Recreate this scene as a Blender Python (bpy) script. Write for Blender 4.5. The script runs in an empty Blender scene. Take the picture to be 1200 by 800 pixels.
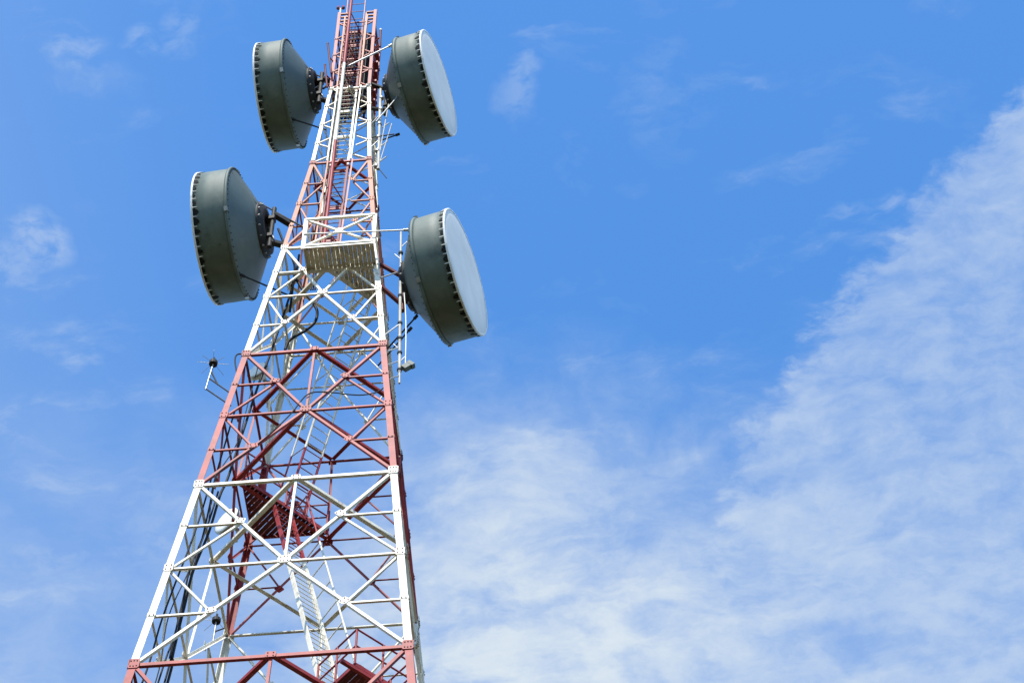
import bpy, math, random
from mathutils import Vector, Matrix
random.seed(7)
S = bpy.context.scene
COL = S.collection
R = math.radians

# ------------------------------------------------------------------ camera
EYE = 1.6
cam_d = bpy.data.cameras.new('camera'); cam = bpy.data.objects.new('camera', cam_d); COL.objects.link(cam)
S.camera = cam
FPX = 2919.3
cam_d.sensor_fit = 'HORIZONTAL'; cam_d.sensor_width = 36.0; cam_d.lens = FPX / 1200 * 36.0
cam_d.clip_start = 0.5; cam_d.clip_end = 20000
AZ, EL, ROLL = R(-4.414), R(55.5355), R(-0.6134)
fw = Vector((math.sin(AZ)*math.cos(EL), math.cos(AZ)*math.cos(EL), math.sin(EL)))
rt = Vector((math.cos(AZ), -math.sin(AZ), 0)); up = rt.cross(fw)
r2 = rt*math.cos(ROLL) + up*math.sin(ROLL); u2 = up*math.cos(ROLL) - rt*math.sin(ROLL)
m = Matrix((r2, u2, -fw)).transposed().to_4x4(); m.translation = Vector((7.801, -37.388, EYE))
cam.matrix_world = m

# ------------------------------------------------------------------ light
SUN_EL, SUN_AZ = R(56), R(-9)         # azimuth measured from -Y (behind the camera) towards +X
sun_dir = Vector((math.sin(SUN_AZ)*math.cos(SUN_EL), -math.cos(SUN_AZ)*math.cos(SUN_EL), math.sin(SUN_EL)))
sd = bpy.data.lights.new('sun', 'SUN'); sd.energy = 3.0; sd.angle = R(0.53); sd.color = (1.0, 0.94, 0.84)
sun = bpy.data.objects.new('sun', sd); COL.objects.link(sun)
sun.rotation_euler = sun_dir.to_track_quat('Z', 'Y').to_euler(); sun.location = (-20, -40, 90)
S.view_settings.view_transform = 'Standard'; S.view_settings.look = 'None'
S.view_settings.exposure = 1.15; S.view_settings.gamma = 1.0; S.view_settings.use_curve_mapping = False

W = bpy.data.worlds.new('World'); S.world = W; W.use_nodes = True
nt = W.node_tree; nt.nodes.clear()
def N(t, **k):
    n = nt.nodes.new(t)
    for a, b in k.items(): setattr(n, a, b)
    return n
def inp(s, v):
    if hasattr(v, 'is_output') or isinstance(v, bpy.types.NodeSocket): nt.links.new(v, s)
    else: s.default_value = v
def M(op, a, b=0.0, c=0.0, clamp=False):
    n = N('ShaderNodeMath', operation=op, use_clamp=clamp)
    inp(n.inputs[0], a); inp(n.inputs[1], b)
    if len(n.inputs) > 2: inp(n.inputs[2], c)
    return n.outputs[0]
def SS(x, a, b, lo=0.0, hi=1.0):
    n = N('ShaderNodeMapRange', interpolation_type='SMOOTHSTEP')
    inp(n.inputs[0], x); n.inputs[1].default_value = a; n.inputs[2].default_value = b
    n.inputs[3].default_value = lo; n.inputs[4].default_value = hi
    return n.outputs[0]
def NOISE(v, scale, detail=6, rough=.55, dist=0.0):
    n = N('ShaderNodeTexNoise'); nt.links.new(v, n.inputs['Vector'])
    n.inputs['Scale'].default_value = scale; n.inputs['Detail'].default_value = detail
    n.inputs['Roughness'].default_value = rough; n.inputs['Distortion'].default_value = dist
    return n
sky = N('ShaderNodeTexSky', sky_type='NISHITA')
sky.sun_disc = False; sky.sun_elevation = SUN_EL; sky.sun_rotation = math.atan2(sun_dir.x, sun_dir.y)
sky.altitude = 300; sky.air_density = 1.0; sky.dust_density = 0.3; sky.ozone_density = 3.0
hsv = N('ShaderNodeHueSaturation'); hsv.inputs['Saturation'].default_value = 1.235; hsv.inputs['Value'].default_value = 1.0
nt.links.new(sky.outputs[0], hsv.inputs['Color'])
# clouds lie on one high flat layer: direction -> position on that layer
tc = N('ShaderNodeTexCoord'); sp = N('ShaderNodeSeparateXYZ'); nt.links.new(tc.outputs['Generated'], sp.inputs[0])
dz = M('MAXIMUM', sp.outputs[2], 0.06)
pu = M('DIVIDE', sp.outputs[0], dz); pv = M('DIVIDE', sp.outputs[1], dz)
cb = N('ShaderNodeCombineXYZ'); inp(cb.inputs[0], pu); inp(cb.inputs[1], pv)
P = cb.outputs[0]
# warp the layer so that edges curl
wn = NOISE(P, 11, 5, .6)
ws = N('ShaderNodeVectorMath', operation='SUBTRACT'); nt.links.new(wn.outputs['Color'], ws.inputs[0]); ws.inputs[1].default_value = (.5, .5, .5)
wm = N('ShaderNodeVectorMath', operation='SCALE'); nt.links.new(ws.outputs[0], wm.inputs[0]); wm.inputs['Scale'].default_value = .045
wa = N('ShaderNodeVectorMath', operation='ADD'); nt.links.new(P, wa.inputs[0]); nt.links.new(wm.outputs[0], wa.inputs[1])
PW = wa.outputs[0]
spw = N('ShaderNodeSeparateXYZ'); nt.links.new(PW, spw.inputs[0])
n_big = NOISE(PW, 9, 7, .6).outputs[0]
n_mid = NOISE(PW, 24, 8, .62).outputs[0]
mp = N('ShaderNodeMapping'); nt.links.new(PW, mp.inputs[0]); mp.inputs['Rotation'].default_value = (0, 0, R(35)); mp.inputs['Scale'].default_value = (1, 2.4, 1)
n_str = NOISE(mp.outputs[0], 13, 8, .62, .3).outputs[0]
mp2 = N('ShaderNodeMapping'); nt.links.new(PW, mp2.inputs[0]); mp2.inputs['Rotation'].default_value = (0, 0, R(62)); mp2.inputs['Scale'].default_value = (1, 1.7, 1)
n_fine = NOISE(mp2.outputs[0], 52, 7, .60).outputs[0]
# cloud bank on the right
t_ = M('SUBTRACT', .783, spw.outputs[1])
xb = M('ADD', M('MULTIPLY_ADD', t_, .34, .045), M('MULTIPLY', M('MULTIPLY', t_, t_), 1.5))
sdist = M('SUBTRACT', spw.outputs[0], xb)
sdist = M('ADD', sdist, M('MULTIPLY', M('SUBTRACT', n_fine, .5), .05))
edge = SS(sdist, -.004, .018)
dens = SS(M('ADD', M('MULTIPLY', n_mid, .36), M('ADD', M('MULTIPLY', n_str, .30), M('MULTIPLY', n_fine, .30))), .33, .65, .15, .53)
bank = M('MULTIPLY', edge, dens)
# veil low down
vv = M('ADD', pv, M('MULTIPLY', M('SUBTRACT', n_big, .5), .22))
gap = M('DIVIDE', M('SUBTRACT', spw.outputs[0], .035), .05)
vv = M('SUBTRACT', vv, M('MULTIPLY', M('POWER', 2.718, M('MULTIPLY', M('MULTIPLY', gap, gap), -1.0)), .028))
veil = SS(vv, .66, .86)
cen = SS(M('ABSOLUTE', M('ADD', pu, .06)), .03, .20, 1.0, .30)
vd = SS(M('ADD', M('MULTIPLY', n_str, .55), M('MULTIPLY', n_mid, .45)), .32, .64, .36, 1.0)
veil = M('MULTIPLY', M('MULTIPLY', M('MULTIPLY', veil, cen), vd), SS(pv, 1.0, 1.9, 1.0, .5))  # veil thinned out of view to cut its fill light on undersides
# thin wisps everywhere + a few denser scraps
wisp = M('MULTIPLY', SS(n_str, .50, .78), SS(n_big, .42, .64, 0, .34))
scr = None
for (a, b, ra, rb, o) in [(-.2715, .603, .016, .016, .75), (-.288, .618, .014, .02, .5), (-.262, .671, .012, .018, .5), (-.235, .506, .014, .012, .55),
                          (-.206, .503, .009, .008, .55), (-.189, .499, .010, .014, .4), (-.040, .545, .010, .022, .5), (-.012, .588, .008, .018, .25),
                          (-.29, .80, .05, .012, .35), (-.238, .79, .012, .008, .5), (.055, .493, .02, .01, .3), (.03, .55, .02, .035, .18)]:
    du = M('DIVIDE', M('SUBTRACT', spw.outputs[0], a), ra); dv = M('DIVIDE', M('SUBTRACT', spw.outputs[1], b), rb)
    d2 = M('ADD', M('MULTIPLY', du, du), M('MULTIPLY', dv, dv))
    k = SS(d2, 1.6, .0, 0, o)
    scr = k if scr is None else M('MAXIMUM', scr, k)
scr = M('MULTIPLY', M('MULTIPLY', scr, .42), SS(M('ADD', M('MULTIPLY', n_fine, .6), M('MULTIPLY', n_mid, .4)), .44, .62, .0, 1.0))
haze_l = SS(pu, -.12, -.42, 0, .16)
tot = bank
for k in (veil, wisp, scr, haze_l):    # screen the layers
    tot = M('SUBTRACT', 1.0, M('MULTIPLY', M('SUBTRACT', 1.0, tot), M('SUBTRACT', 1.0, k)))
mix = N('ShaderNodeMix', data_type='RGBA'); inp(mix.inputs[0], tot)
nt.links.new(hsv.outputs[0], mix.inputs[6]); mix.inputs[7].default_value = (2.15, 2.42, 2.66, 1)
bg = N('ShaderNodeBackground'); nt.links.new(mix.outputs[2], bg.inputs[0]); bg.inputs[1].default_value = 0.15
wo = N('ShaderNodeOutputWorld'); nt.links.new(bg.outputs[0], wo.inputs[0])

# ------------------------------------------------------------------ materials
def mat(name, base, rough=.5, metal=0.0, var=.12, stain=None, stain_amt=0.0, stain_scale=3.0, streak=False, bump=.0, grime=None, grime_amt=.0, spec=.25):
    mt = bpy.data.materials.new(name); mt.use_nodes = True
    t = mt.node_tree; b = t.nodes['Principled BSDF']; L = t.links
    b.inputs['Roughness'].default_value = rough; b.inputs['Metallic'].default_value = metal; b.inputs['Specular IOR Level'].default_value = spec
    geo = t.nodes.new('ShaderNodeTexCoord') if streak else t.nodes.new('ShaderNodeNewGeometry')
    vec = geo.outputs['Object'] if streak else geo.outputs['Position']
    n1 = t.nodes.new('ShaderNodeTexNoise'); n1.inputs['Scale'].default_value = 1.7; n1.inputs['Detail'].default_value = 8; L.new(vec, n1.inputs['Vector'])
    r1 = t.nodes.new('ShaderNodeMapRange'); L.new(n1.outputs[0], r1.inputs[0]); r1.inputs[1].default_value = .3; r1.inputs[2].default_value = .7
    r1.inputs[3].default_value = 1-var; r1.inputs[4].default_value = 1+var*.5
    mul = t.nodes.new('ShaderNodeMix'); mul.data_type = 'RGBA'; mul.blend_type = 'MULTIPLY'; mul.inputs[0].default_value = 1
    mul.inputs[6].default_value = (*base, 1); L.new(r1.outputs[0], mul.inputs[7])
    out = mul.outputs[2]
    for (c, amt, sc, lo, hi, squash) in ((stain, stain_amt, stain_scale, .535, .70, 1), (grime, grime_amt, 2.2, .45, .75, .25)):
        if not c or amt <= 0: continue
        mpn = t.nodes.new('ShaderNodeMapping'); L.new(vec, mpn.inputs[0]); mpn.inputs['Scale'].default_value = (1, 1, squash)
        n2 = t.nodes.new('ShaderNodeTexNoise'); n2.inputs['Scale'].default_value = sc; n2.inputs['Detail'].default_value = 10; n2.inputs['Roughness'].default_value = .65
        L.new(mpn.outputs[0], n2.inputs['Vector'])
        r = t.nodes.new('ShaderNodeMapRange'); L.new(n2.outputs[0], r.inputs[0]); r.inputs[1].default_value = lo; r.inputs[2].default_value = hi; r.inputs[4].default_value = amt
        mx = t.nodes.new('ShaderNodeMix'); mx.data_type = 'RGBA'; L.new(r.outputs[0], mx.inputs[0]); L.new(out, mx.inputs[6]); mx.inputs[7].default_value = (*c, 1)
        out = mx.outputs[2]
    L.new(out, b.inputs['Base Color'])
    if bump:
        bp = t.nodes.new('ShaderNodeBump'); bp.inputs['Strength'].default_value = bump; bp.inputs['Distance'].default_value = .02
        n3 = t.nodes.new('ShaderNodeTexNoise'); n3.inputs['Scale'].default_value = 14; n3.inputs['Detail'].default_value = 6; L.new(vec, n3.inputs['Vector'])
        L.new(n3.outputs[0], bp.inputs['Height']); L.new(bp.outputs[0], b.inputs['Normal'])
    return mt
RUST = (.17, .075, .035)
m_white = mat('white_paint', (.765, .72, .60), .5, 0, .14, RUST, .6, 5.0, grime=(.50, .45, .32), grime_amt=.5)
m_red = mat('faded_red_paint', (.32, .038, .037), .55, 0, .28, (.42, .12, .10), .55, 3.0, grime=(.15, .024, .024), grime_amt=.6)
m_orange = mat('faded_orange_red_paint', (.42, .135, .070), .55, 0, .2, (.55, .29, .13), .8, 3.0, grime=(.18, .04, .035), grime_amt=.5)
m_redfloor = mat('shaded_red_platform_tone', (.13, .028, .027), .65, 0, .25, (.09, .04, .025), .6, 4)  # red darkened: the shade under the landings is put into the colour
m_whitefloor = mat('weathered_platform_paint', (.66, .60, .42), .6, 0, .25, RUST, .8, 7, grime=(.36, .30, .16), grime_amt=.7)
m_ladder = mat('shaded_red_ladder_tone', (.20, .030, .030), .6, 0, .25, (.30, .09, .07), .5, 4)  # darker copy of the red, with the inner ladder's shade in its colour
m_galv = mat('galvanised_steel', (.40, .41, .40), .42, .55, .2, RUST, .4, 8)
m_black = mat('black_steel', (.024, .026, .026), .65, .0, .3, RUST, .3, 8)
m_cable = mat('black_cable_jacket', (.016, .016, .016), .6, 0, .2, spec=.15)
m_dish = mat('grey_green_dish_paint', (.112, .146, .126), .6, 0, .16, (.05, .065, .056), .7, 1.6, streak=True, grime=(.20, .225, .20), grime_amt=.5, bump=.03)
m_cone = mat('grey_dish_back_paint', (.10, .132, .122), .42, 0, .14, (.17, .185, .18), .35, 2.2, streak=True, bump=.03)
m_radome = mat('pale_radome_fabric', (.80, .785, .74), .55, 0, .07, streak=True)
m_rim = mat('white_rim_paint', (.76, .77, .74), .45, 0, .1, (.40, .38, .30), .6, 6, streak=True)
m_pole = mat('weathered_pole_paint', (.52, .50, .43), .55, 0, .25, RUST, .6, 7, grime=(.25, .24, .19), grime_amt=.6)
m_scallop = mat('black_scallop', (.016, .018, .017), .8, 0, .2, spec=.1)  # plain black for the scallops at the dish rims
m_conc = mat('concrete', (.36, .35, .32), .85, 0, .2, (.2, .19, .17), .5, 2)
m_lamp = mat('red_lamp_glass', (.45, .03, .03), .15, 0, .1)
m_bolt = mat('shadow_dark_bolt_rust', (.12, .06, .05), .6, .3, .2)  # rust tone, darkened to carry the shadow at the bolt heads
m_green = mat('green_cable_tie', (.05, .22, .10), .5)

# ------------------------------------------------------------------ mesh helpers
POS = {}
class MB:
    def __init__(s): s.v = []; s.f = []; s.mi = []; s.sm = []
    def add(s, vs, fs, mi=0, smooth=False):
        o = len(s.v); s.v += [Vector(x) for x in vs]
        for f in fs: s.f.append(tuple(i+o for i in f)); s.mi.append(mi); s.sm.append(smooth)
    def prism(s, prof0, prof1, mi=0):
        n = len(prof0); fs = [(i, (i+1) % n, n+(i+1) % n, n+i) for i in range(n)] + [tuple(range(n-1, -1, -1)), tuple(range(n, 2*n))]
        s.add(list(prof0)+list(prof1), fs, mi)
    def box(s, c, ax, ay, az, hx, hy, hz, mi=0):
        c = Vector(c); P = lambda i, j: [c+ax*(i*hx)+ay*(j*hy)+az*(k*hz) for k in (-1, 1)]
        q = [(-1, -1), (1, -1), (1, 1), (-1, 1)]
        s.prism([P(*a)[0] for a in q], [P(*a)[1] for a in q], mi)
    def tube(s, p0, p1, r, n=8, mi=0, r1=None):
        p0 = Vector(p0); p1 = Vector(p1); d = (p1-p0).normalized()
        a = d.orthogonal().normalized(); b = d.cross(a); r1 = r if r1 is None else r1
        o = len(s.v); A = [p0+a*math.cos(2*math.pi*i/n)*r+b*math.sin(2*math.pi*i/n)*r for i in range(n)]
        B = [p1+a*math.cos(2*math.pi*i/n)*r1+b*math.sin(2*math.pi*i/n)*r1 for i in range(n)]
        s.add(A+B, [(i, (i+1) % n, n+(i+1) % n, n+i) for i in range(n)], mi, True)
        s.add(A+B, [tuple(range(n-1, -1, -1)), tuple(range(n, 2*n))], mi)
    def path(s, pts, r, n=7, mi=0, sub=6):
        pts = [Vector(p) for p in pts]
        if sub > 1 and len(pts) > 2:      # Catmull-Rom
            q = []
            for i in range(len(pts)-1):
                a, b, c, d = pts[max(i-1, 0)], pts[i], pts[i+1], pts[min(i+2, len(pts)-1)]
                for k in range(sub):
                    t = k/sub; q.append(.5*((2*b)+(c-a)*t+(2*a-5*b+4*c-d)*t*t+(3*b-a-3*c+d)*t**3))
            pts = q+[pts[-1]]
        rings = []; pa = None
        for i, p in enumerate(pts):
            d = (pts[min(i+1, len(pts)-1)]-pts[max(i-1, 0)]).normalized()
            a = d.orthogonal().normalized() if pa is None else (pa-d*pa.dot(d)).normalized()
            pa = a; b = d.cross(a)
            rings.append([p+(a*math.cos(2*math.pi*k/n)+b*math.sin(2*math.pi*k/n))*r for k in range(n)])
        vs = [v for g in rings for v in g]; fs = []
        for i in range(len(rings)-1):
            for k in range(n): fs.append((i*n+k, i*n+(k+1) % n, (i+1)*n+(k+1) % n, (i+1)*n+k))
        s.add(vs, fs, mi, True)
        s.add(vs[:n]+vs[-n:], [tuple(range(n-1, -1, -1)), tuple(range(n, 2*n))], mi)
    def lathe(s, prof, n=64, mi=0, smooth=True):   # profile of (x, radius) about local X
        vs = []; fs = []
        for (x, r) in prof:
            for k in range(n): a = 2*math.pi*k/n; vs.append((x, r*math.cos(a), r*math.sin(a)))
        for i in range(len(prof)-1):
            for k in range(n): fs.append((i*n+k, i*n+(k+1) % n, (i+1)*n+(k+1) % n, (i+1)*n+k))
        s.add(vs, fs, mi, smooth)
    def build(s, name, mats, parent=None, origin=None):
        if not isinstance(mats, (list, tuple)): mats = [mats]
        if origin is None:
            lo = [min(v[i] for v in s.v) for i in range(3)]; hi = [max(v[i] for v in s.v) for i in range(3)]
            origin = Vector([(lo[i]+hi[i])/2 for i in range(3)])
        origin = Vector(origin)
        me = bpy.data.meshes.new(name); me.from_pydata([v-origin for v in s.v], [], s.f)
        for mm in mats: me.materials.append(mm)
        me.polygons.foreach_set('material_index', s.mi); me.polygons.foreach_set('use_smooth', s.sm); me.update()
        o = bpy.data.objects.new(name, me); COL.objects.link(o)
        o.parent = parent; POS[o.name] = origin
        o.location = origin - (POS[parent.name] if parent else Vector())
        return o
def empty(name, loc=(0, 0, 0), rz=0):
    o = bpy.data.objects.new(name, None); COL.objects.link(o); o.location = loc; o.rotation_euler.z = rz
    o.empty_display_size = .3; POS[o.name] = Vector(); return o
def tag(o, label, cat, group=None):
    o['label'] = label; o['category'] = cat
    if group: o['group'] = group
    return o
def copy_of(src, name, loc, parent):
    o = src.copy(); o.name = name; COL.objects.link(o); o.parent = parent; POS[o.name] = Vector(loc)
    o.location = Vector(loc) - POS[parent.name]; return o

# ------------------------------------------------------------------ ground
g = MB(); n = 64
vs = [(0, 0, 0)]; fs = []
for rr in (30, 120, 600, 6000):
    for k in range(n): a = 2*math.pi*k/n; vs.append((rr*math.cos(a), rr*math.sin(a), 0))
for k in range(n): fs.append((0, 1+k, 1+(k+1) % n))
for j in range(3):
    for k in range(n): fs.append((1+j*n+k, 1+(j+1)*n+k, 1+(j+1)*n+(k+1) % n, 1+j*n+(k+1) % n))
g.add(vs, fs)
m_ground = mat('dry_grass_ground', (.050, .045, .017), .95, 0, .3, (.07, .058, .026), .7, .6, grime=(.034, .042, .014), grime_amt=.5, bump=.2)
og = g.build('ground', m_ground, None, (0, 0, 0)); og['kind'] = 'structure'

# ------------------------------------------------------------------ tower geometry
ZL = [v+EYE for v in (39.370, 42.872, 46.244, 49.330, 52.314, 55.340, 58.118, 63.371, 68.306, 73.481)]
TAPER = .088318
def hw(z):
    if z <= ZL[6]: return 1.25+TAPER*(ZL[6]-z)
    if z <= ZL[7]: return 1.25+(z-ZL[6])/(ZL[7]-ZL[6])*(.838-1.25)
    if z <= ZL[8]: return .838+(z-ZL[7])/(ZL[8]-ZL[7])*(.59-.838)
    return .59
def rot(face, v):
    v = Vector(v)
    for _ in range(face): v = Vector((-v.y, v.x, v.z))
    return v
def LD(z): return .082-.030*min(1, max(0, (z-40)/35))   # half a leg flange: joints sit on the flange's centre line
def fp(face, z, s):             # point on a face: s from -1 (left leg) to 1 (right leg) seen from outside
    h = hw(z); return rot(face, (s*h, -h-LD(z), z))
def fn(face, z):                # outward normal
    sl = (hw(z+.05)-hw(z-.05))/.1
    return rot(face, Vector((0, -1, -sl)).normalized())
tower = empty('lattice_tower'); tag(tower, 'tall red and white banded steel lattice telecom tower narrowing to its top', 'tower')

def angle(name, p0, p1, w, nrm, mt, parent=tower, off=0.0, flip=1, t=None, inset=0.0, wb=None):
    """steel angle: one flange flat in the face, one turned inwards"""
    p0 = Vector(p0); p1 = Vector(p1); d = (p1-p0).normalized(); p0 = p0+d*inset; p1 = p1-d*inset
    nn = (nrm-d*nrm.dot(d)).normalized(); s = d.cross(nn)*flip; t = t or max(.010, w*.10); wb = wb or w
    prof = [(-w/2, 0), (w/2, 0), (w/2, -wb), (w/2-t, -wb), (w/2-t, -t), (-w/2, -t)]
    mb = MB(); mb.prism([p0+s*a+nn*(b+off) for a, b in prof], [p1+s*a+nn*(b+off) for a, b in prof])
    return mb.build(name, mt, parent)
def down_flip(p0, p1, nrm):     # choose flip so that the turned flange is on the lower edge
    d = (Vector(p1)-Vector(p0)).normalized(); s = d.cross(nrm)
    return -1 if s.z > 0 else 1
def gusset(p, face, z, w, h, mt, off=.012, bolts=4, shape='rect', rotz=0.0):
    if z < 37.5 or (face == 2 and z > ZL[7]+.1): return      # plates nobody can see from the ground in front
    nn = fn(face, z); ux = rot(face, (1, 0, 0)); uy = nn.cross(ux)
    if rotz: ux, uy = ux*math.cos(rotz)+uy*math.sin(rotz), uy*math.cos(rotz)-ux*math.sin(rotz)
    p = Vector(p)
    if shape == 'oct': q = [(-.5, -.22), (-.28, -.5), (.28, -.5), (.5, -.22), (.5, .22), (.28, .5), (-.28, .5), (-.5, .22)]
    else: q = [(-.5, -.38), (-.38, -.5), (.38, -.5), (.5, -.38), (.5, .38), (.38, .5), (-.38, .5), (-.5, .38)]
    mb = MB()
    mb.prism([p+ux*a*w+uy*b*h+nn*(off-.010) for a, b in q], [p+ux*a*w+uy*b*h+nn*off for a, b in q])
    bl = [(-.27, -.27), (.27, -.27), (.27, .27), (-.27, .27), (0, .3), (0, -.3)][:bolts]
    for a, b in bl:
        c = p+ux*a*w+uy*b*h; mb.tube(c+nn*off, c+nn*(off+.016), .017, 6, 1)
    return mb.build('gusset_plate', [mt, m_bolt], tower)

def leg_piece(sx, sy, za, zb, w, mt):
    ha, hb = hw(za)+LD(za), hw(zb)+LD(zb); t = w*.10
    def prof(h, z):
        q = [(0, 0), (-w, 0), (-w, -t), (-t, -t), (-t, -w), (0, -w)]
        return [Vector((sx*(h+a), sy*(h+b), z)) for a, b in q]
    mb = MB(); a, b = prof(ha, za), prof(hb, zb)
    if sx*sy < 0: a.reverse(); b.reverse()
    mb.prism(a, b); return mb.build('leg', mt, tower)

CORN = ((-1, -1), (1, -1), (1, 1), (-1, 1))
def horiz(z, face, mt, w, s0=-1, s1=1, off=-.024, name='horizontal_beam'):
    p0, p1 = fp(face, z, s0), fp(face, z, s1); nn = fn(face, z)
    return angle(name, p0, p1, w, nn, mt, off=off, flip=down_flip(p0, p1, nn), inset=.03 if abs(s0) == 1 else 0, wb=w*.75)
def diamond(z, mt, w=.12):
    c = [fp(f, z, 0)-fn(f, z)*.06 for f in range(4)]
    for f in range(4):
        a, b = c[f], c[(f+1) % 4]; nn = Vector((0, 0, -1))
        out = (a+b)/2; out.z = 0
        d = (b-a).normalized(); s = d.cross(nn)
        angle('plan_brace', a, b, w, nn, mt, off=-.03, flip=1 if s.dot(out) > 0 else -1, wb=w*.9, inset=.02)

def big_panel(zb, zm, zt, mt, leg_w, wd, wr, hanger=True, quarter=True, open_front=False):
    for sx, sy in CORN:
        leg_piece(sx, sy, zb, zm, leg_w, mt); leg_piece(sx, sy, zm, zt, leg_w, mt)
    hb, hm, ht = hw(zb), hw(zm), hw(zt)
    zx = zm
    for f in range(4):
        nn = fn(f, zm)
        hub = fp(f, zx, 0)
        for zc in (zb, zt):                 # four half diagonals meet at the hub plate
            for sgn in (-1, 1):
                a = fp(f, zc, sgn)
                end = (a+hub)/2 if open_front and f == 0 else hub
                angle('diagonal_brace', a, end, wd, nn, mt, off=-.002-(.010 if sgn*(zc-zx) > 0 else 0), flip=down_flip(a, hub, nn), inset=.07)
        spans = ((-1, -.40), (.40, 1)) if open_front and f == 0 else ((-1, 1),)
        for s0, s1 in spans:
            pa, pb = fp(f, zx, s0), fp(f, zx, s1)
            angle('horizontal_beam', pa, pb, wr*1.1, nn, mt, off=-.034, flip=down_flip(pa, pb, nn), inset=.03)
        if len(spans) == 1: gusset(hub, f, zx, wd*3.9, wd*3.6, mt, off=.016, bolts=6, shape='oct')
        if hanger: angle('hanger', hub, fp(f, zt, 0), wr*1.15, nn, mt, off=-.044, flip=1)
        for s in (-1, 1):
            lj = fp(f, zx, s)
            gusset(lj-rot(f, (s*leg_w*.06, 0, 0)), f, zx, leg_w*1.25, leg_w*1.7, mt, off=.013, bolts=4)
            if not quarter: continue
            for zc in (zb, zt):
                corner = fp(f, zc, s); q = (corner+hub)/2; zq = q.z; lq = fp(f, zq, s)
                q = Vector(q)
                angle('secondary_brace', lq, q, wr, nn, mt, off=-.046, flip=down_flip(lq, q, nn), inset=.02)
                angle('secondary_brace', lj, q, wr, nn, mt, off=-.056, flip=down_flip(lj, q, nn), inset=.05)
                gusset(q, f, zq, wd*3.1, wd*2.6, mt, off=.014, bolts=4, rotz=math.atan2((q-corner).z, -s*(q-corner).length)*.35)
                gusset(lq-rot(f, (s*leg_w*.06, 0, 0)), f, zq, leg_w*1.05, leg_w*.95, mt, off=.012, bolts=2)
def level(z, mt, leg_w, w, plan=True, centre=True):
    for f in range(4):
        horiz(z, f, mt, w)
        for s in (-1, 1):
            gusset(fp(f, z, s)-rot(f, (s*leg_w*.06, 0, 0)), f, z, leg_w*1.35, leg_w*1.75, mt, off=.018+.002*(s > 0), bolts=6)
        if centre: gusset(fp(f, z, 0), f, z, w*2.3, w*1.9, mt, off=.012, bolts=4)
    if plan: diamond(z, mt, w*1.1)

# below the frame, down to the footings
zlow = [.35, 6.2, 12.6, 19.2, 25.7, 31.4]
bandc = [m_white, m_red, m_white, m_red, m_white]
for i in range(5):
    zb, zt = zlow[i], zlow[i+1]
    big_panel(zb, (zb+zt)/2, zt, bandc[i], .26, .15, .10, hanger=False, quarter=False)
    level(zt, m_red, .26, .18, plan=(i % 2 == 1), centre=False)
for sx, sy in CORN:
    mb = MB(); h = hw(.35); X, Y, Z = Vector((1, 0, 0)), Vector((0, 1, 0)), Vector((0, 0, 1))
    mb.box((sx*(h-.1), sy*(h-.1), .15), X, Y, Z, .75, .75, .20)
    mb.build('footing', m_conc, tower)
big_panel(31.4, 36.4, ZL[0], m_red, .168, .076, .054)
big_panel(ZL[0], ZL[1], ZL[2], m_white, .164, .074, .052)
big_panel(ZL[2], ZL[3], ZL[4], m_red, .152, .070, .050)
big_panel(ZL[4], ZL[5], ZL[6], m_white, .145, .067, .047, hanger=False)
big_panel(ZL[6], (ZL[6]+ZL[7])/2, ZL[7], m_orange, .122, .058, .042, hanger=False, open_front=True)
level(ZL[0], m_red, .18, .098); level(ZL[2], m_white, .175, .094); level(ZL[4], m_red, .165, .09)
level(ZL[6], m_white, .15, .085); level(ZL[7], m_red, .125, .072); level(ZL[8], m_white, .11, .065, plan=True)
diamond(ZL[3], m_red, .105)
ZP = 56.72+EYE
for f in range(4): horiz(ZP, f, m_white, .085, off=-.066)
diamond(ZP, m_white, .11)
# slim upper bays with simple crosses
def slim(za, zb, nb, mt, leg_w, wd, legtop=None):
    for sx, sy in CORN: leg_piece(sx, sy, za, legtop or zb, leg_w, mt)
    for i in range(nb):
        a, b = za+(zb-za)*i/nb, za+(zb-za)*(i+1)/nb
        for f in range(4):
            nn = fn(f, (a+b)/2)
            for dd in (1, -1):
                p, q = fp(f, a, -dd), fp(f, b, dd); fl = down_flip(p, q, nn); off = -.002 if dd > 0 else -.014
                if f == 0:      # interrupted by the ladder guides
                    for u, v in ((p, q), (q, p)):
                        k = (abs(u.x)-(.38 if mt is m_white else .30))/(abs(u.x)+abs(v.x)); angle('diagonal_brace', u, u+(v-u)*k, wd, nn, mt, off=off, flip=down_flip(u, v, nn), inset=.015)
                else: angle('diagonal_brace', p, q, wd, nn, mt, off=off, flip=fl, inset=.04)
            for s in (-1, 1):
                if i: gusset(fp(f, a, s)-rot(f, (s*leg_w*.06, 0, 0)), f, a, leg_w*1.2, leg_w*1.2, mt, off=.012, bolts=2)
            if i in (0, nb-1) and mt is m_red: horiz(b, f, mt, wd*1.1)
slim(ZL[7], ZL[8], 4, m_white, .108, .038)
ZTOP = ZL[9]
slim(ZL[8], ZTOP-.75, 4, m_red, .098, .040, ZTOP)
# inner posts of the top bays and their short rungs
for f in (0, 2):
    for x, xo in ((-.285, -1), (.30, 1)):
        nn = fn(f, 71); p = rot(f, (x, -.575, ZL[7]+.3)); 
        angle('inner_post', rot(f, (x, -.555, ZL[8]-.05)), rot(f, (x, -.555, ZTOP+.02)), .075, nn, m_orange, flip=xo)
        for zz in (ZTOP-.02, ZTOP-.26, ZTOP-.50):
            a = rot(f, (x, -.59, zz)); b = rot(f, (xo*.55, -.59, zz)); angle('short_beam', a, b, .055, nn, m_orange, off=.008, flip=down_flip(a, b, nn))

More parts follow.
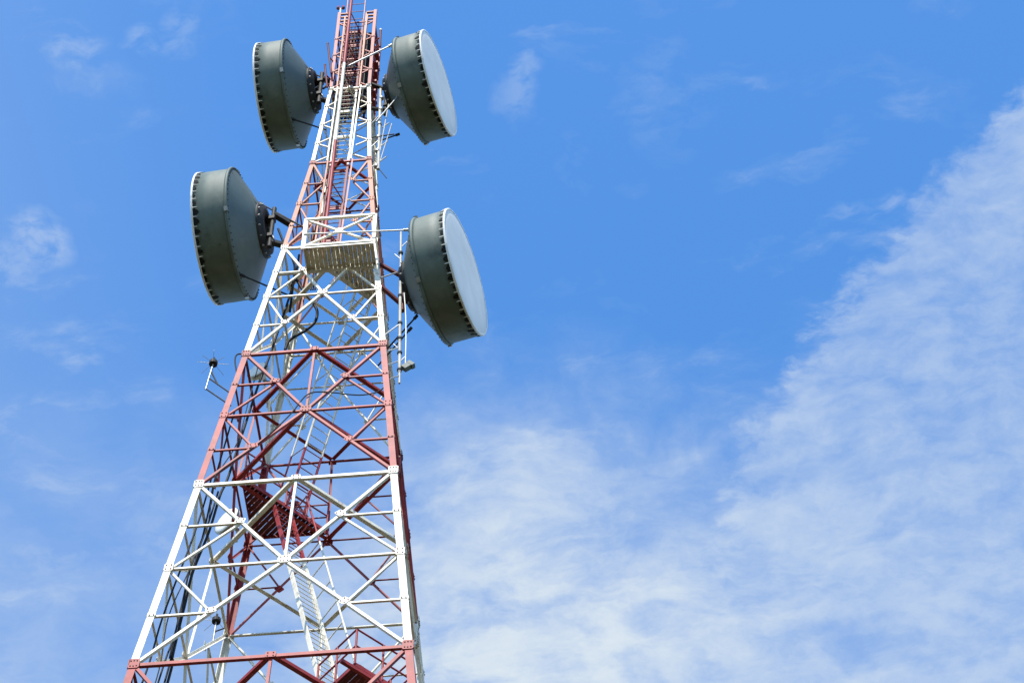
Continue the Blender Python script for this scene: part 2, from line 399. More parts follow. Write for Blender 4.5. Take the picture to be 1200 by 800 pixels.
# ------------------------------------------------------------------ platforms
UP = Vector((0, 0, 1))
def plate(mb, poly, z0, z1, mi=0):
    a = [Vector((x, y, z0)) for x, y in poly]; b = [Vector((x, y, z1)) for x, y in poly]
    mb.prism(a, b, mi)
def clip(poly, a, b, c):        # keep a*x+b*y<=c
    out = []
    for i in range(len(poly)):
        p, q = poly[i], poly[(i+1) % len(poly)]; dp, dq = a*p[0]+b*p[1]-c, a*q[0]+b*q[1]-c
        if dp <= 0: out.append(p)
        if dp*dq < 0: t = dp/(dp-dq); out.append((p[0]+(q[0]-p[0])*t, p[1]+(q[1]-p[1])*t))
    return out
def planks(poly, dirv, pitch, gap, z, th, mt, parent):
    d = Vector(dirv).normalized(); nx, ny = -d.y, d.x
    ks = [nx*x+ny*y for x, y in poly]; k = min(ks)
    while k < max(ks)-.02:
        q = clip(clip(poly, -nx, -ny, -k), nx, ny, k+pitch-gap)
        if len(q) > 2:
            ar = sum(q[i][0]*q[(i+1) % len(q)][1]-q[(i+1) % len(q)][0]*q[i][1] for i in range(len(q)))
            if abs(ar) > .012:
                if ar < 0: q = q[::-1]
                mb = MB(); dz = random.uniform(-.008, .008); plate(mb, q, z+dz, z+dz+th); mb.build('plank', mt, parent)
        k += pitch
def edge_frame(poly, z, w, mt, name='platform'):
    mb = MB()
    for i in range(len(poly)):
        a, b = Vector((*poly[i], z)), Vector((*poly[(i+1) % len(poly)], z)); d = (b-a).normalized(); s = d.cross(UP)
        mb.box((a+b)/2-UP*w/2-s*.012*(i % 2), d, s, UP, (b-a).length/2-.001*i, .012, w/2-.002*i)
    return mb.build(name, mt, tower)
def railing(line, z, h, mt, parent, nmid=1, posts=None, r=.022, mids=1):
    pts = [Vector((x, y, z)) for x, y in line]
    for i in range(len(pts)-1):
        a, b = pts[i], pts[i+1]
        for k in range(1, mids+2):
            mb = MB(); hh = UP*h*k/(mids+1); mb.tube(a+hh, b+hh, r, 6); mb.build('guard_rail', mt, parent)
        for j in range(nmid+(1 if i == len(pts)-2 else 0)):
            p = a+(b-a)*j/max(nmid, 1); mb = MB(); mb.tube(p-UP*.05, p+UP*h, r*1.25, 6); mb.build('railing_post', mt, parent)

# landing in the rear left corner (half way up the middle red band)
z3 = ZL[3]+.16; h3 = hw(z3)-.12
poly = [(-h3, -.05), (.05, h3), (-h3, h3)]
pl = edge_frame(poly, z3, .12, m_red); pl['label'] = 'triangular red slatted landing in the rear left corner'
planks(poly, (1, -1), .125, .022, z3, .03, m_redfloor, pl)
railing([(-h3+.05, 0), (.0, h3-.08)], z3, 1.05, m_red, pl, 4)
railing([(-h3+.05, 0), (-h3+.05, h3-.05)], z3, 1.05, m_red, pl, 2)
railing([(-h3+.1, h3-.05), (0, h3-.05)], z3, 1.05, m_red, pl, 2)
# landing strip at the front right of the lowest visible joint
z0 = ZL[0]+.02
A = Vector((1.73, -2.59)); e1 = Vector((.7071, .7071)); e2 = Vector((-.7071, .7071))
C4 = [tuple(A+e1*i+e2*j) for i, j in ((0, 0), (1.45, 0), (1.45, 1.35), (0, 1.35))]
pl = edge_frame(C4, z0, .11, m_red); pl['label'] = 'red landing with guard rails beside the foot of the white stair'
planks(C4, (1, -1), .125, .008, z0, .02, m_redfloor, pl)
railing([C4[3], C4[0], C4[1], C4[2]], z0, 1.05, m_red, pl, 2)
mb = MB(); a = A-e1*.35+e2*.02; b = A+e1*2.0
mb.box(Vector((*((a+b)/2), z0-.19)), Vector((*e1, 0)), Vector((*e2, 0)), UP, (b-a).length/2, .04, .045); mb.build('support_beam', m_red, tower)
# balcony + corner landing
hp = hw(ZP)
poly = [(-.53, -2.13), (1.37, -2.13), (1.37, -hp-.03), (-.53, -hp-.03)]
zb_ = ZP+.02
pl = edge_frame(poly, zb_+.02, .10, m_white, 'balcony'); pl['label'] = 'pale planked balcony with cross braced white railing'
planks(poly, (0, 1), .118, .009, zb_, .022, m_whitefloor, pl)
for xx in (-.53, 1.37):
    for yy in (-2.13,):
        angle('railing_post', (xx, yy, zb_-.1), (xx, yy, zb_+1.42), .115 if xx < 0 else .10, Vector((0, -1, 0)), m_white, pl, off=.02, flip=1 if xx < 0 else -1)
    for k in (.5, 1): mb = MB(); mb.tube((xx, -2.1, zb_+1.38*k), (xx, -hp, zb_+1.38*k), .03, 6); mb.build('guard_rail', m_white, pl)
for k in (0.04, 1.38): angle('guard_rail', (-.53, -2.13, zb_+k), (1.37, -2.13, zb_+k), .075, Vector((0, -1, 0)), m_white, pl, off=.035+.004*k, flip=1)
for s in (1, -1):
    angle('railing_brace', (-.45, -2.13, zb_+(.06 if s > 0 else 1.34)), (1.29, -2.13, zb_+(1.34 if s > 0 else .06)), .055, Vector((0, -1, 0)), m_white, pl, off=.026 if s > 0 else .016)
mb = MB(); mb.box((.42, -2.16, zb_+.70), Vector((1, 0, 0)), Vector((0, 1, 0)), UP, .10, .006, .08); mb.build('gusset_plate', m_white, pl)
poly = [(0.03, -hp+.1), (hp-.12, -hp+.1), (hp-.12, -.05)]
pl = edge_frame(poly, zb_+.14, .10, m_white); pl['label'] = 'pale planked triangular landing behind the balcony'
planks(poly, (0, 1), .118, .009, zb_+.11, .022, m_whitefloor, pl)

# ------------------------------------------------------------------ stairs and ladders
def ladder(p0, p1, width, wdir, mats, rung_pitch, rail=.05, rw=.013, rung_r=.014, name='ladder', handrail=None, label=None, deep=.0):
    p0 = Vector(p0); p1 = Vector(p1); d = (p1-p0).normalized(); wv = Vector(wdir).normalized(); nn = d.cross(wv).normalized()
    mb = MB()
    for s in (-1, 1):
        mb.box((p0+p1)/2+wv*s*width/2, d, wv, nn, (p1-p0).length/2, rw, rail)
    o = mb.build(name, mats, tower)
    if label: o['label'] = label
    L = (p1-p0).length; k = rung_pitch*.5; first = None
    while k < L:
        c = p0+d*k
        if first is None:
            r = MB()
            if deep: r.box(c, wv, UP.cross(wv).normalized(), UP, width/2, deep, .012)
            else: r.tube(c-wv*width/2, c+wv*width/2, rung_r, 6)
            first = r.build('rung', mats, o)
        else: copy_of(first, 'rung', c, o)
        k += rung_pitch
    if handrail:
        for s in handrail:
            off = wv*s*(width/2+.02)+nn*(1 if nn.z > 0 else -1)*.62
            mb = MB(); mb.tube(p0+off, p1+off, .026, 6); mb.build('handrail', mats, o)
            nb = int(L/1.1)
            for j in range(nb+1):
                b = p0+d*(L*j/nb); mb = MB(); mb.tube(b+wv*s*(width/2+.02), b+off, .016, 5); mb.build('baluster', mats, o)
    return o
wd_ = Vector((.7071, .7071, 0))
top_u = Vector((hp*.5+.22, -hp*.5+.22, ZP)); bot_u = Vector((-.75, 1.25, ZL[3]+.2))
mid_u = bot_u+(top_u-bot_u)*((ZL[4]-.9-bot_u.z)/(top_u.z-bot_u.z))
ladder(bot_u, mid_u, .52, wd_, m_red, .30, handrail=(-1,), label='lower red half of the inclined ladder above the corner landing')
ladder(mid_u, top_u+(top_u-mid_u).normalized()*.9, .52, wd_, m_white, .30, handrail=(-1,), label='upper white half of the inclined ladder below the balcony')
top_l = Vector((-1.02, 1.02, ZL[3]+.1)); bot_l = Vector((1.15, -1.45, ZL[0]))
mid_l = bot_l+(top_l-bot_l)*((ZL[2]+.5-bot_l.z)/(top_l.z-bot_l.z))
ladder(mid_l, top_l, .56, wd_, m_red, .27, rail=.055, rw=.02, rung_r=.012, handrail=(1,), name='stair', label='short red top part of the steep stair')
ladder(bot_l, mid_l, .56, wd_, m_white, .27, rail=.055, rw=.02, rung_r=.012, handrail=(1,), name='stair', label='steep white stair with close treads and one handrail')
ladder(Vector((1.25, -2.15, 31.4)), Vector((-.6, .4, ZL[0])), .56, wd_, m_white, .27, rail=.055, rw=.02, rung_r=.012, name='stair')

# climbing ladder up the front, one piece for each colour band
def yface(z, d=.10): return -hw(z)+d
seg = [(ZP+.1, ZL[6], m_white), (ZL[6], ZL[7], m_red), (ZL[7], ZL[8], m_white), (ZL[8], ZTOP-.4, m_red)]
for za, zb, mt in seg:
    ladder((-.07, yface(za), za), (-.07, yface(zb), zb), .52, (1, 0, 0), m_ladder if mt is m_red else mt, .28, rail=.03, rw=.03, rung_r=.014, name='climbing_ladder')
    for x in (-.40, .30):                # outer guide rails
        angle('ladder_guide', (x, yface(za, -.07), za), (x+(.05 if x > 0 else .02), yface(zb, -.07), zb), .045, Vector((0, -1, 0)), m_orange if mt is m_red else mt, off=.03, flip=1 if x < 0 else -1)
# cross plates on the climbing ladder
for zz in (60.3, 62.3, 64.7, 66.9, 68.6):
    mt = m_red if (zz < ZL[7] or zz > ZL[8]) else m_white
    mb = MB(); mb.box((-.07, yface(zz, .16), zz), Vector((1, 0, 0)), Vector((0, 1, 0)), UP, .30, .02, .075); mb.build('cross_plate', mt, tower)
for k in range(5):
    zz = 70.3+k*.92
    mb = MB(); mb.box((-.05, yface(zz, .17), zz), Vector((1, 0, 0)), Vector((0, 1, 0)), UP, .27, .02, .07); mb.build('cross_plate', m_red, tower)
for x, y in ((-.40, -.15), (-.22, .1), (.16, .1), (-.40, .3), (.20, -.2)):
    angle('inner_column', (x, y, ZL[8]), (x, y, ZTOP-.55), .13, Vector((0, -1, 0)), m_ladder)
# mesh panel at the back of the top bays
mb = MB()
for k in range(9): mb.tube((-.36+.09*k, .40, ZL[8]+.1), (-.36+.09*k, .40, ZTOP-.5), .011, 4)
for k in range(34): mb.tube((-.38, .415, ZL[8]+.15+.132*k), (.38, .415, ZL[8]+.15+.132*k), .011, 4)
gr = mb.build('back_grid', m_redfloor, tower); gr['kind'] = 'stuff'
mb = MB()
for k in range(5): mb.tube((-.29+.115*k, -.46, ZL[8]-.9), (-.29+.115*k, -.46, ZTOP-.45), .014, 4)
for k in range(22): mb.tube((-.31, -.445, ZL[8]-.8+.24*k), (.19, -.445, ZL[8]-.8+.24*k), .016, 4)
gr = mb.build('ladder_cage_grid', m_redfloor, tower); gr['kind'] = 'stuff'
# free standing pipe in front of the ladder
def vpipe(x, y, segs, r, name='stand_off_pipe'):
    for za, zb, mt in segs:
        mb = MB(); mb.tube((x, y(za), za), (x, y(zb), zb), r, 10); mb.build(name, mt, tower)
yp = lambda z: -1.70+(z-ZP)*.0195
vpipe(-.075, yp, [(ZP+.1, ZL[7], m_red), (ZL[7], ZL[8], m_white), (ZL[8], 76.6, m_red)], .052)
for zz in (60.0, 62.6, 66.0, 69.2, 71.4, 73.6):
    mb = MB(); mb.tube((-.075, yp(zz), zz), (-.30, yface(zz, .05), zz), .020, 6); mb.tube((-.075, yp(zz), zz-.02), (.18, yface(zz, .05), zz-.02), .020, 6)
    mb.build('pipe_bracket', m_red if zz < ZL[7] or zz > ZL[8] else m_white, tower)
# thin ladder rising above the top, lamp post
ladder((-.26, .30, ZTOP-1.2), (-.26, .30, ZTOP+4.5), .60, (1, 0, 0), m_orange, .55, rail=.022, rung_r=.012, name='top_ladder')

lamp = empty('obstruction_light', (-.585, -.56, ZTOP)); tag(lamp, 'small twin red obstruction light on a post at the tower top', 'light')
mb = MB(); mb.tube((0, 0, -.05), (0, 0, .42), .03, 8); mb.build('post', m_rim, lamp)
mb = MB(); mb.tube((-.11, 0, .42), (.11, 0, .42), .035, 8); mb.build('crossbar', m_red, lamp)
for sx in (-1, 1):
    mb = MB(); mb.tube((sx*.085, 0, .43), (sx*.085, 0, .48), .055, 10); mb.tube((sx*.085, 0, .48), (sx*.085, 0, .60), .055, 10, 1, .03)
    mb.build('lamp_head', [m_black, m_lamp], lamp)

# ------------------------------------------------------------------ large dish antennas
def dish(label, C, r, th, L, hub_d=.57):
    e = empty('microwave_dish', (C[0], C[1], C[2]+EYE), th); tag(e, label, 'dish antenna', 'large shrouded microwave dishes on the tower')
    n = 72
    mb = MB(); mb.lathe([(0, r-.015), (0, r), (.10, r+.002), (.5*L, r+.006), (L, r), (L, r-.015), (.02, r-.016)], n); mb.build('shroud', m_dish, e)
    # rim band where shroud and reflector meet, with its fold
    mb = MB(); mb.lathe([(-.035, r-.02), (-.045, r+.03), (.0, r+.045), (.045, r+.03), (.05, r+.004)], n); rb = mb.build('rim_band', m_dish, e)
    for k in range(4):
        a = math.pi*(.30+.5*k); mb = MB(); c = Vector((0, math.cos(a)*(r+.05), math.sin(a)*(r+.05))); rd = Vector((0, math.cos(a), math.sin(a))); tg = Vector((0, -math.sin(a), math.cos(a)))
        mb.box(c, tg, Vector((1, 0, 0)), rd, .07, .05, .025); mb.build('band_latch', m_galv, rb)
    mb = MB()
    for k in range(60):
        a = 2*math.pi*(k+.5)/60; c = Vector((-.045, math.cos(a)*(r-.005), math.sin(a)*(r-.005))); mb.tube(c, c+Vector((-.03, 0, 0)), .016, 6)
    bb = mb.build('rim_bolts', m_black, rb); bb['kind'] = 'stuff'
    # radome: flat fabric with a rolled edge
    mb = MB(); prof = [(L+.030, .001)]+[(L+.030-.02*(q/10)**6, r*.985*q/10) for q in range(1, 11)]+[(L-.005, r+.012), (L-.030, r+.018)]
    mb.lathe(prof, n); mb.build('radome', m_radome, e)
    mb = MB(); mb.lathe([(L+.014, r-.02), (L+.022, r+.014), (L+.004, r+.036), (L-.035, r+.034), (L-.045, r+.005)], n); rim = mb.build('rim', m_rim, e)
    # small pale hooks along the edge, with black scallops between them
    mb = MB(); nk = 42
    for k in range(nk):
        a = 2*math.pi*k/nk; rd = Vector((0, math.cos(a), math.sin(a))); tg = Vector((0, -math.sin(a), math.cos(a)))
        ln = random.uniform(.07, .19); kw = random.uniform(.45, .95)
        q = [(-.108, 0), (.108, 0), (.100, -ln*.4), (.060, -ln*.8), (0, -ln), (-.060, -ln*.8), (-.100, -ln*.4)]
        base = Vector((L-.04, 0, 0)); q = [(t_*kw, x_) for t_, x_ in q]
        sink = lambda t_: math.sqrt(max(0, (r+.006)**2-t_*t_))
        mb.prism([base+Vector((x_, 0, 0))+tg*t_+rd*(sink(t_)-.012) for t_, x_ in q], [base+Vector((x_, 0, 0))+tg*t_+rd*(sink(t_)+.010) for t_, x_ in q], 1)
        a2 = a+math.pi/nk; rd = Vector((0, math.cos(a2), math.sin(a2)))
        mb.tube(base+rd*(r+.022), base+Vector((-.10-random.uniform(0, .03), 0, 0))+rd*(r+.018), .016, 5, 0, .006)
    hk = mb.build('lacing_hooks', [m_rim, m_scallop], rim); hk['kind'] = 'stuff'
    # reflector back
    h = r*.40
    prof = [(-.02, r-.012)]+[(-.02-hub_d*(1-((rr-h)/(r-.012-h))**1.12), rr) for rr in [r-.012-(r-.012-h)*q/12 for q in range(1, 13)]]
    mb = MB(); mb.lathe(prof, n); ref = mb.build('reflector_back', m_cone, e)
    for k in range(6):
        a = 2*math.pi*(k+.3)/6; rd = Vector((0, math.cos(a), math.sin(a))); tg = Vector((0, -math.sin(a), math.cos(a)))
        p = Vector((-.03, 0, 0))+rd*(r-.03); q = Vector((-.02-hub_d, 0, 0))+rd*(h+.03)
        mb = MB(); d = (q-p).normalized(); mb.box((p+q)/2+d.cross(tg).normalized()*(-.004), d, tg, d.cross(tg), (q-p).length/2, .014, .012); mb.build('seam', m_dish, ref)
    x0 = -.02-hub_d
    mb = MB(); mb.lathe([(x0+.02, h+.05), (x0-.05, h+.055), (x0-.05, h-.02), (x0-.16, h-.06), (x0-.16, h*.62), (x0-.05, h*.6), (x0-.05, .01)], 40); hub = mb.build('hub_ring', m_black, e)
    mb = MB()
    for k in range(16):
        a = 2*math.pi*k/16; c = Vector((x0-.05, math.cos(a)*(h+.02), math.sin(a)*(h+.02))); mb.tube(c, c+Vector((-.05, 0, 0)), .022, 6)
    hb_ = mb.build('hub_bolts', m_galv, hub); hb_['kind'] = 'stuff'
    return e, x0, h
def to_local(e, p):
    v = Vector(p)-e.location; a = -e.rotation_euler.z
    return Vector((v.x*math.cos(a)-v.y*math.sin(a), v.x*math.sin(a)+v.y*math.cos(a), v.z))
def rods(e, lst, rd=.024, mt=None):
    for a, b in lst:
        mb = MB(); mb.tube(to_local(e, a), to_local(e, b), rd, 8)
        d = (to_local(e, b)-to_local(e, a)).normalized(); mb.tube(to_local(e, a)-d*.01, to_local(e, a)+d*.12, rd*1.9, 8)
        mb.build('strut', mt or m_black, e)
def mount(e, x0, h, leg_pts, mt, k=1.0):
    """vertical mounting pipe behind the hub and arms from it to the leg"""
    xp = x0-.27
    mb = MB(); mb.tube((xp, .05, -h-.25), (xp, .05, h+.30), .065, 10); mb.build('mount_pipe', mt, e)
    for s in (-1, 1):
        mb = MB(); mb.box((x0-.2, .05, s*h*.62), Vector((1, 0, 0)), Vector((0, 1, 0)), UP, .13, .10, .07); mb.build('pipe_clamp', mt, e)
        p = Vector((xp, .05, s*(h-.02))); q = to_local(e, leg_pts[0 if s > 0 else 1])
        d = (q-p).normalized(); sd_ = d.cross(UP).normalized()
        mb = MB(); mb.box((p+q)/2, d, sd_, sd_.cross(d), (q-p).length/2, .05*k, .042*k); mb.build('mount_arm', mt, e)
    p = Vector((x0-.1, -.1, h*.5)); q = Vector((xp-.12, .1, -h*.9))
    mb = MB(); mb.tube(p, q, .022, 8); mb.build('brace_rod', m_galv, e)
leg = lambda sx, sy, z: (sx*(hw(z)+.02), sy*(hw(z)-.05), z)
e, x0, h = dish('big grey drum dish facing away at the left of the balcony level', (-2.50, -1.3, 59.01), 1.845, math.pi-R(4.9), .97)
mount(e, x0, h, [leg(-1, -1, 61.2), leg(-1, -1, 60.0)], m_black, 1.5)
rods(e, [((-2.15, -1.25, 62.3), (-.87, -1.2, 60.95)), ((-2.42, -1.1, 58.72+.1), (-1.2, -.4, 58.7))])
e, x0, h = dish('upper grey drum dish on the left, its back to the white band', (-1.76, -.6, 68.23), 1.69, math.pi-R(4.7), .88)
mount(e, x0, h, [leg(-1, -1, 70.45), leg(-1, -1, 69.2)], m_black, 1.4)
rods(e, [((-1.35, -.7, 71.02), (-.60, -.62, 70.40)), ((-1.72, -.6, 68.25), (-.7, -.2, 68.1))])
rods(e, [((-1.25, -.65, 69.85), (-.60, -.6, 70.65))], .022, m_galv)
e, x0, h = dish('lower dish on the right with its pale round face showing', (2.91, -1.3, 55.85), 1.735, -R(13.5), .93)
mount(e, x0, h, [leg(1, -1, 58.6), leg(1, -1, 57.3)], m_redfloor)
rods(e, [((2.32, -2.3, 58.53), (-.55, -2.16, 58.95))], .022, m_galv)
rods(e, [((2.3, -.7, 56.2), (1.3, .3, 56.0)), ((2.45, -.8, 56.6), (1.35, .4, 56.6))])
e, x0, h = dish('upper dish on the right with its pale round face showing', (1.94, -.6, 67.82), 1.665, -R(13.3), .88)
mount(e, x0, h, [leg(1, -1, 70.2), leg(1, -1, 68.5)], m_black)
rods(e, [((1.32, -1.2, 71.4), (-.03, -1.2, 70.21)), ((1.66, -1.1, 68.34), (.95, -.85, 67.2))], .026, m_galv)
rods(e, [((1.5, .2, 68.2), (.65, .45, 68.2))], .024)

# ------------------------------------------------------------------ small dishes
def small_dish(label, c, r, aim, post_to):
    e = empty('small_dish', c); tag(e, label, 'dish antenna', 'small white dishes behind the left face')
    d = Vector(aim).normalized(); q = d.to_track_quat('X', 'Z')
    mb = MB(); mb.lathe([(.145, .001), (.14, r*.7), (.125, r*.94), (.10, r), (-.02, r), (-.03, r*.97), (-.16, r*.4), (-.24, .05)], 28)
    mb.v = [q @ v for v in mb.v]; mb.build('reflector', m_rim, e)
    mb = MB(); mb.lathe([(.105, r+.012), (.06, r+.016), (.055, r-.005)], 28); mb.v = [q @ v for v in mb.v]; mb.build('rim', m_galv, e)
    b = q @ Vector((-.22, 0, 0)); p = Vector(post_to)-Vector(c)
    mb = MB(); mb.tube(b, b*1.0+Vector((b.x*.4, b.y*.4, 0)), .06, 8); pb = b*1.0+Vector((b.x*.4, b.y*.4, 0))
    mb.tube(pb, p, .03, 6); mb.build('arm', m_galv, e)
    mb = MB(); mb.tube(pb+Vector((0, 0, -.45)), pb+Vector((0, 0, .45)), .035, 8); mb.build('mount_pipe', m_rim, e)
hz = hw(57.0)
small_dish('small white dish behind the upper white band, near the slim side antenna', (-2.05, .9, 56.95), .31, (-.40, -.9, .08), (-hz+.02, hz-.1, 57.1))
hz = hw(51.0)
small_dish('small white dish beside the red slatted corner landing', (-2.42, 1.35, 51.05), .40, (-.6, -.8, .05), (-hz+.02, hz-.1, 51.2))

# ------------------------------------------------------------------ whip antennas on side arms
def discone(label, head, foot, arms):
    e = empty('side_antenna', head); tag(e, label, 'antenna'); H = Vector(head); f = Vector(foot)-H
    mb = MB(); mb.tube((0, 0, 0), f, .022, 8); mb.build('mast', m_galv, e)
    mb = MB(); mb.tube((0, 0, -.02), (0, 0, .09), .11, 12); mb.tube((0, 0, .09), (0, 0, .17), .05, 8); mb.tube((0, 0, .17), (0, 0, .27), .028, 8); mb.build('base_hub', m_black, e)
    for k in range(8):
        a = 2*math.pi*k/8+.2; mb = MB(); mb.tube((.09*math.cos(a), .09*math.sin(a), .03), (.40*math.cos(a), .40*math.sin(a), .03-.09*(k % 2)), .006, 4); mb.build('radial', m_galv, e)
    for a, b in arms: mb = MB(); mb.tube(Vector(a)-H, Vector(b)-H, .020, 6); mb.build('arm', m_black, e)
hl = hw(52.0)
discone('slim antenna with radial wires on a bracket off the left leg', (-2.55, -1.9, 53.45), (-2.64, -1.9, 52.35),
        [((-2.64, -1.9, 52.38), (-hl, -hl+.02, 51.55)), ((-2.60, -1.9, 52.83), (-hl, -hl+.02, 52.02)), ((-2.565, -1.9, 53.1), (-2.35, -1.87, 52.55))])
hl = hw(47.8)
discone('slim antenna with radial wires at the rear left leg below the landing', (-2.65, 2.3, 48.38), (-2.66, 2.3, 47.55),
        [((-2.66, 2.3, 47.6), (-hl, hl-.05, 47.75)), ((-2.655, 2.3, 48.0), (-hl, hl-.05, 48.1))])

# poles carrying stacked antennas on the right
def side_pole(label, p0, p1, r, arms, extras, cat='antenna'):
    e = empty('antenna_pole', p0); tag(e, label, cat); b = Vector(p0)
    mb = MB(); mb.tube((0, 0, 0), Vector(p1)-b, r, 8); mb.build('pole', m_pole, e)
    for q in arms: mb = MB(); mb.tube(Vector(q[0])-b, Vector(q[1])-b, .020, 6); mb.build('arm', m_galv, e)
    extras(e, b); return e
def ex1(e, b):
    L = Vector((2.06, -1.6, 59.5))-b; dirv = (Vector((2.02, -1.6, 59.58))-Vector((2.2, -1.6, 52.42))).normalized()
    at = lambda z: Vector((2.2, -1.6, 52.42))+dirv*(z-52.42)-b
    mb = MB(); mb.tube(at(52.9), at(57.2), .042, 8); mb.build('antenna_sleeve', m_pole, e)
    for z in (53.0, 53.75, 54.4, 55.1, 56.4, 57.6, 58.5):
        mb = MB(); mb.tube(at(z)+Vector((0, 0, -.03)), at(z)+Vector((0, 0, .04)), .066, 8); mb.build('clamp', m_black, e)
    for z, s in ((53.35, 1), (53.9, -1), (57.0, 1), (58.2, -1), (58.8, 1)):
        mb = MB(); mb.tube(at(z), at(z+.35)+Vector((s*.17, .05, 0)), .016, 6); mb.build('stub', m_galv, e)
    mb = MB(); o = Vector((2.37, -1.6, 53.12))-b
    mb.box(o, Vector((.75, 0, .66)), Vector((0, 1, 0)), Vector((-.66, 0, .75)), .12, .07, .085); mb.box(o+Vector((.1, 0, .08)), Vector((.75, 0, .66)), Vector((0, 1, 0)), Vector((-.66, 0, .75)), .05, .075, .105)
    mb.build('junction_box', m_dish, e)
    mb = MB(); mb.path([Vector((2.20, -1.62, 56.5))-b, Vector((2.27, -1.62, 55.5))-b, Vector((2.31, -1.62, 54.4))-b, Vector((2.33, -1.62, 53.25))-b], .016, 6); mb.build('lead', m_rim, e)
lz = lambda z: (hw(z)-.02, -hw(z)+.03, z)
side_pole('white stick antenna with clamps and a hanging box, beside the lower right dish', (2.2, -1.6, 52.42), (2.02, -1.6, 59.58), .030,
          [((2.19, -1.6, 52.75), lz(52.2)), ((2.17, -1.6, 53.4), lz(52.9)), ((2.16, -1.6, 54.0), lz(53.6)), ((2.15, -1.6, 55.1), lz(54.4)), ((2.07, -1.6, 57.6), lz(57.6))], ex1)
def ex2(e, b):
    mb = MB(); mb.tube(Vector((1.28, -.8, 68.3))-b, Vector((1.10, -.8, 65.1))-b, .020, 6); mb.build('stay', m_pole, e)
    mb = MB(); mb.tube(Vector((1.42, -.8, 67.1))-b, Vector((1.15, -.8, 64.9))-b, .016, 6); mb.build('stay', m_pole, e)
    mb = MB(); mb.tube(Vector((.8, -.8, 66.35))-b, Vector((1.52, -.8, 66.45))-b, .022, 6); mb.build('arm', m_black, e)
    mb = MB(); mb.tube(Vector((1.12, -.8, 64.5))-b, Vector((1.38, -.8, 63.9))-b, .014, 6); mb.build('stub', m_black, e)
    for z in (64.6, 65.5, 66.3, 67.1, 68.0, 68.7):
        mb = MB(); mb.tube(Vector((1.05, -.8, z))-b+Vector((0, 0, -.02)), Vector((1.05, -.8, z))-b+Vector((0, 0, .06)), .075, 8); mb.build('clamp', m_galv, e)
    for z in (64.9, 65.8, 66.9):
        mb = MB(); mb.tube(Vector((1.15, -.8, z))-b, Vector((1.33, -.8, z+.25))-b, .020, 6); mb.build('stub', m_pole, e)
side_pole('white pole with stays and short arms under the upper right dish', (1.11, -.8, 64.45), (1.0, -.8, 69.3), .048,
          [((1.10, -.8, 64.9), lz(64.4)), ((1.08, -.8, 66.2), lz(65.7)), ((1.04, -.8, 67.7), lz(67.2))], ex2)
# plain red poles near the top
def red_pole(label, a, b, ties, r=.032, cap=None):
    e = empty('antenna_pole', a); tag(e, label, 'pole', 'short red poles near the tower top'); A_ = Vector(a)
    mb = MB(); mb.tube((0, 0, 0), Vector(b)-A_, r, 8); mb.tube(Vector(b)-A_, Vector(b)-A_+Vector((0, 0, .06)), r*1.15, 8, 1); mb.build('pole', [m_redfloor, cap or m_redfloor], e)
    for p, q in ties: mb = MB(); mb.tube(Vector(p)-A_, Vector(q)-A_, .022, 6); mb.build('arm', m_red, e)
red_pole('taller dark red pole by the upper left dish', (-.60, -.8, 70.6), (-.82, -.8, 72.58), [((-.63, -.8, 70.9), (-.59, -.57, 70.9)), ((-.72, -.8, 71.7), (-.59, -.57, 71.7))])
red_pole('shorter dark red pole nearest the upper left dish', (-.68, -.8, 69.7), (-.83, -.8, 71.15), [((-.70, -.8, 69.95), (-.59, -.57, 69.95)), ((-.75, -.8, 70.5), (-.59, -.57, 70.5))])
red_pole('pale capped red pole by the upper right dish', (.87, -.8, 72.1), (.85, -.8, 73.25), [((.87, -.8, 72.3), (.59, -.57, 72.3)), ((.86, -.8, 72.8), (.59, -.57, 72.8))], .038, m_rim)
# zigzag step bracket on the right side of the top
for k in range(6):
    zz = 69.6+.62*k; mb = MB(); mb.box((.66, -.15, zz), Vector((1, 0, 0)), Vector((0, 1, 0)), UP, .09, .16, .05); mb.build('side_bracket', m_red, tower)

# ------------------------------------------------------------------ feeder cables
def cable(label, pts, r, mt=m_cable, group='black feeder cables on the tower', sub=6):
    mb = MB(); mb.path(pts, r, 7, 0, sub); o = mb.build('feeder_cable', mt, None, pts[-1]); return tag(o, label, 'cable', group)
cab1 = [(-1.10, -0.1, 61.2), (-1.14, -0.19, 59.61), (-1.46, -0.43, 56.0), (-1.63, -0.69, 54.03), (-1.79, -0.82, 52.2), (-2.0, -0.96, 49.87), (-2.08, -1.14, 48.97), (-2.21, -1.18, 47.53), (-2.37, -1.46, 45.73), (-2.45, -1.38, 44.83), (-2.52, -1.33, 43.98), (-2.6, -1.23, 43.07), (-2.65, -1.1, 42.45), (-3.2, -1.2, 36), (-6.0, -1.6, 5.0), (-6.3, -1.7, .02)]
cable('thick black feeder slanting down inside the left face', cab1, .033, group=None)
cable('black feeder running close beside the thick slanting one', [(x-.03, y-.11-.03*math.sin(i), z) for i, (x, y, z) in enumerate(cab1[6:])], .024, group=None)
cab2 = [(-1.85, -1.75, 51.6), (-2.09, -1.77, 48.82), (-2.16, -1.63, 48.03), (-2.26, -1.49, 46.93), (-2.36, -1.50, 45.82), (-2.56, -1.48, 43.54), (-2.7, -1.62, 41.96), (-3.25, -1.7, 36), (-6.0, -2.2, 5), (-6.3, -2.3, .02)]
cable('pair-forming black feeder that meets the slanting ones low on the left face', cab2, .022, group=None)
def along_leg(dx, dy, z0, z1, n=14, j=.03): return [(-hw(z0+(z1-z0)*k/n)+dx+random.uniform(-j, j), -hw(z0+(z1-z0)*k/n)+dy+random.uniform(-j, j), z0+(z1-z0)*k/n) for k in range(n+1)]
cable('black cable tied along the inside of the front left leg', along_leg(.15, .26, 48.5, .05, 34), .022, group=None)
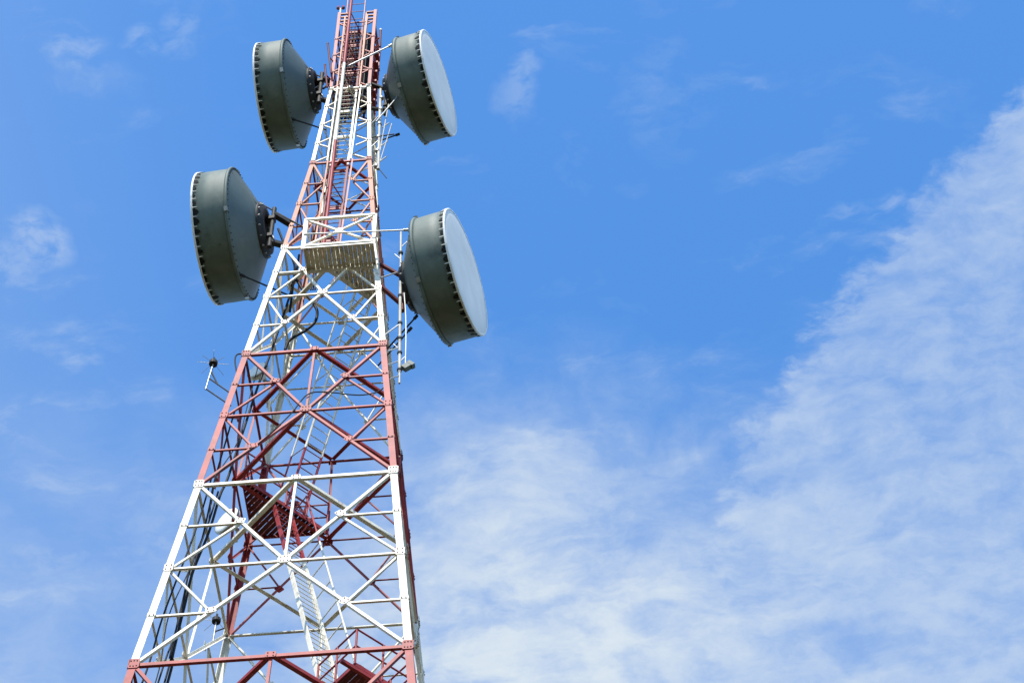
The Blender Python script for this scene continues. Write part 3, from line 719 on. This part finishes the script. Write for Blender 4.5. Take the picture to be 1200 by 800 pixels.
cable('thin black cable swinging loose beside the front left leg', along_leg(.28, .42, 54.0, .05, 30, .09), .014, group=None)
loop = [(-1.15, -.3, 59.3), (-1.06, -.3, 59.62), (-.83, -.3, 59.05), (-.49, -.3, 58.32), (-.36, -.3, 57.88), (-.40, -.3, 57.41), (-.64, -.3, 57.03), (-.78, -.3, 56.91), (-1.04, -.3, 56.62), (-1.12, -.3, 56.2)]
cable('black cable bowing out in a loop under the balcony', loop, .042, group=None)
sag = [(1.96, -2.0, 51.84), (1.74, -2.02, 51.53), (1.37, -2.03, 51.43), (1.0, -2.03, 51.5), (.64, -2.03, 51.62), (.18, -2.03, 51.70), (-.04, -2.04, 51.56), (-.2, -2.06, 51.2), (-.33, -2.1, 50.81), (-.66, -2.17, 50.11), (-1.09, -2.23, 49.39), (-1.85, -2.32, 48.35), (-1.94, -2.30, 48.05), (-2.0, -2.1, 47.4)]
cable('thin dark cable sagging across the front of the red band', sag, .017, group=None)
cable('dark cable arching from the left dish hub to the leg', [(-1.52, -1.2, 60.9), (-1.25, -1.1, 60.0), (-1.0, -.9, 59.4), (-1.05, -.6, 58.6), (-1.12, -.3, 58.0)], .034, group=None)
cable('dark cable hanging from the upper left dish hub into the tower', [(-.85, -.6, 70.0), (-.62, -.6, 70.25), (-.45, -.5, 69.6), (-.42, -.4, 68.6), (-.45, -.38, 66.5)], .034, group=None)
for k in range(8):
    x = .31+.06*(k % 4); y = -.10+.10*(k//4)
    cable('black feeder in the bundle inside the top red bays', [(x, y, ZTOP-.6), (x+.01, y, 72.5), (x, y+.01, 71), (x, y, ZL[8]-.35)], .034, group='feeder bundle in the top bays')
for k in range(5):
    x = -.26+.10*k
    cable('black feeder in the row behind the climbing ladder near the top', [(x, -.2, ZTOP-.7), (x, -.2, 72.5), (x, -.19, 71), (x+.01, -.2, ZL[8]-1.2)], .036, group='feeder row behind the top of the climbing ladder')
for k in range(3):
    x = -.46+.06*k
    cable('dark feeder behind the left side of the top red bays', [(x, .2, ZTOP-.8), (x, .2, 72), (x, .22, ZL[8]), (x-.10, .2, ZL[7]), (x-.25, .15, ZL[6])], .024, group='feeders behind the left top bays')
cable('thin dark cable looping out beside the red and white joint on the left leg', [(-1.78, -1.77, 53.95), (-1.98, -1.8, 53.95), (-2.03, -1.8, 53.7), (-1.93, -1.83, 53.1)], .02, group=None)
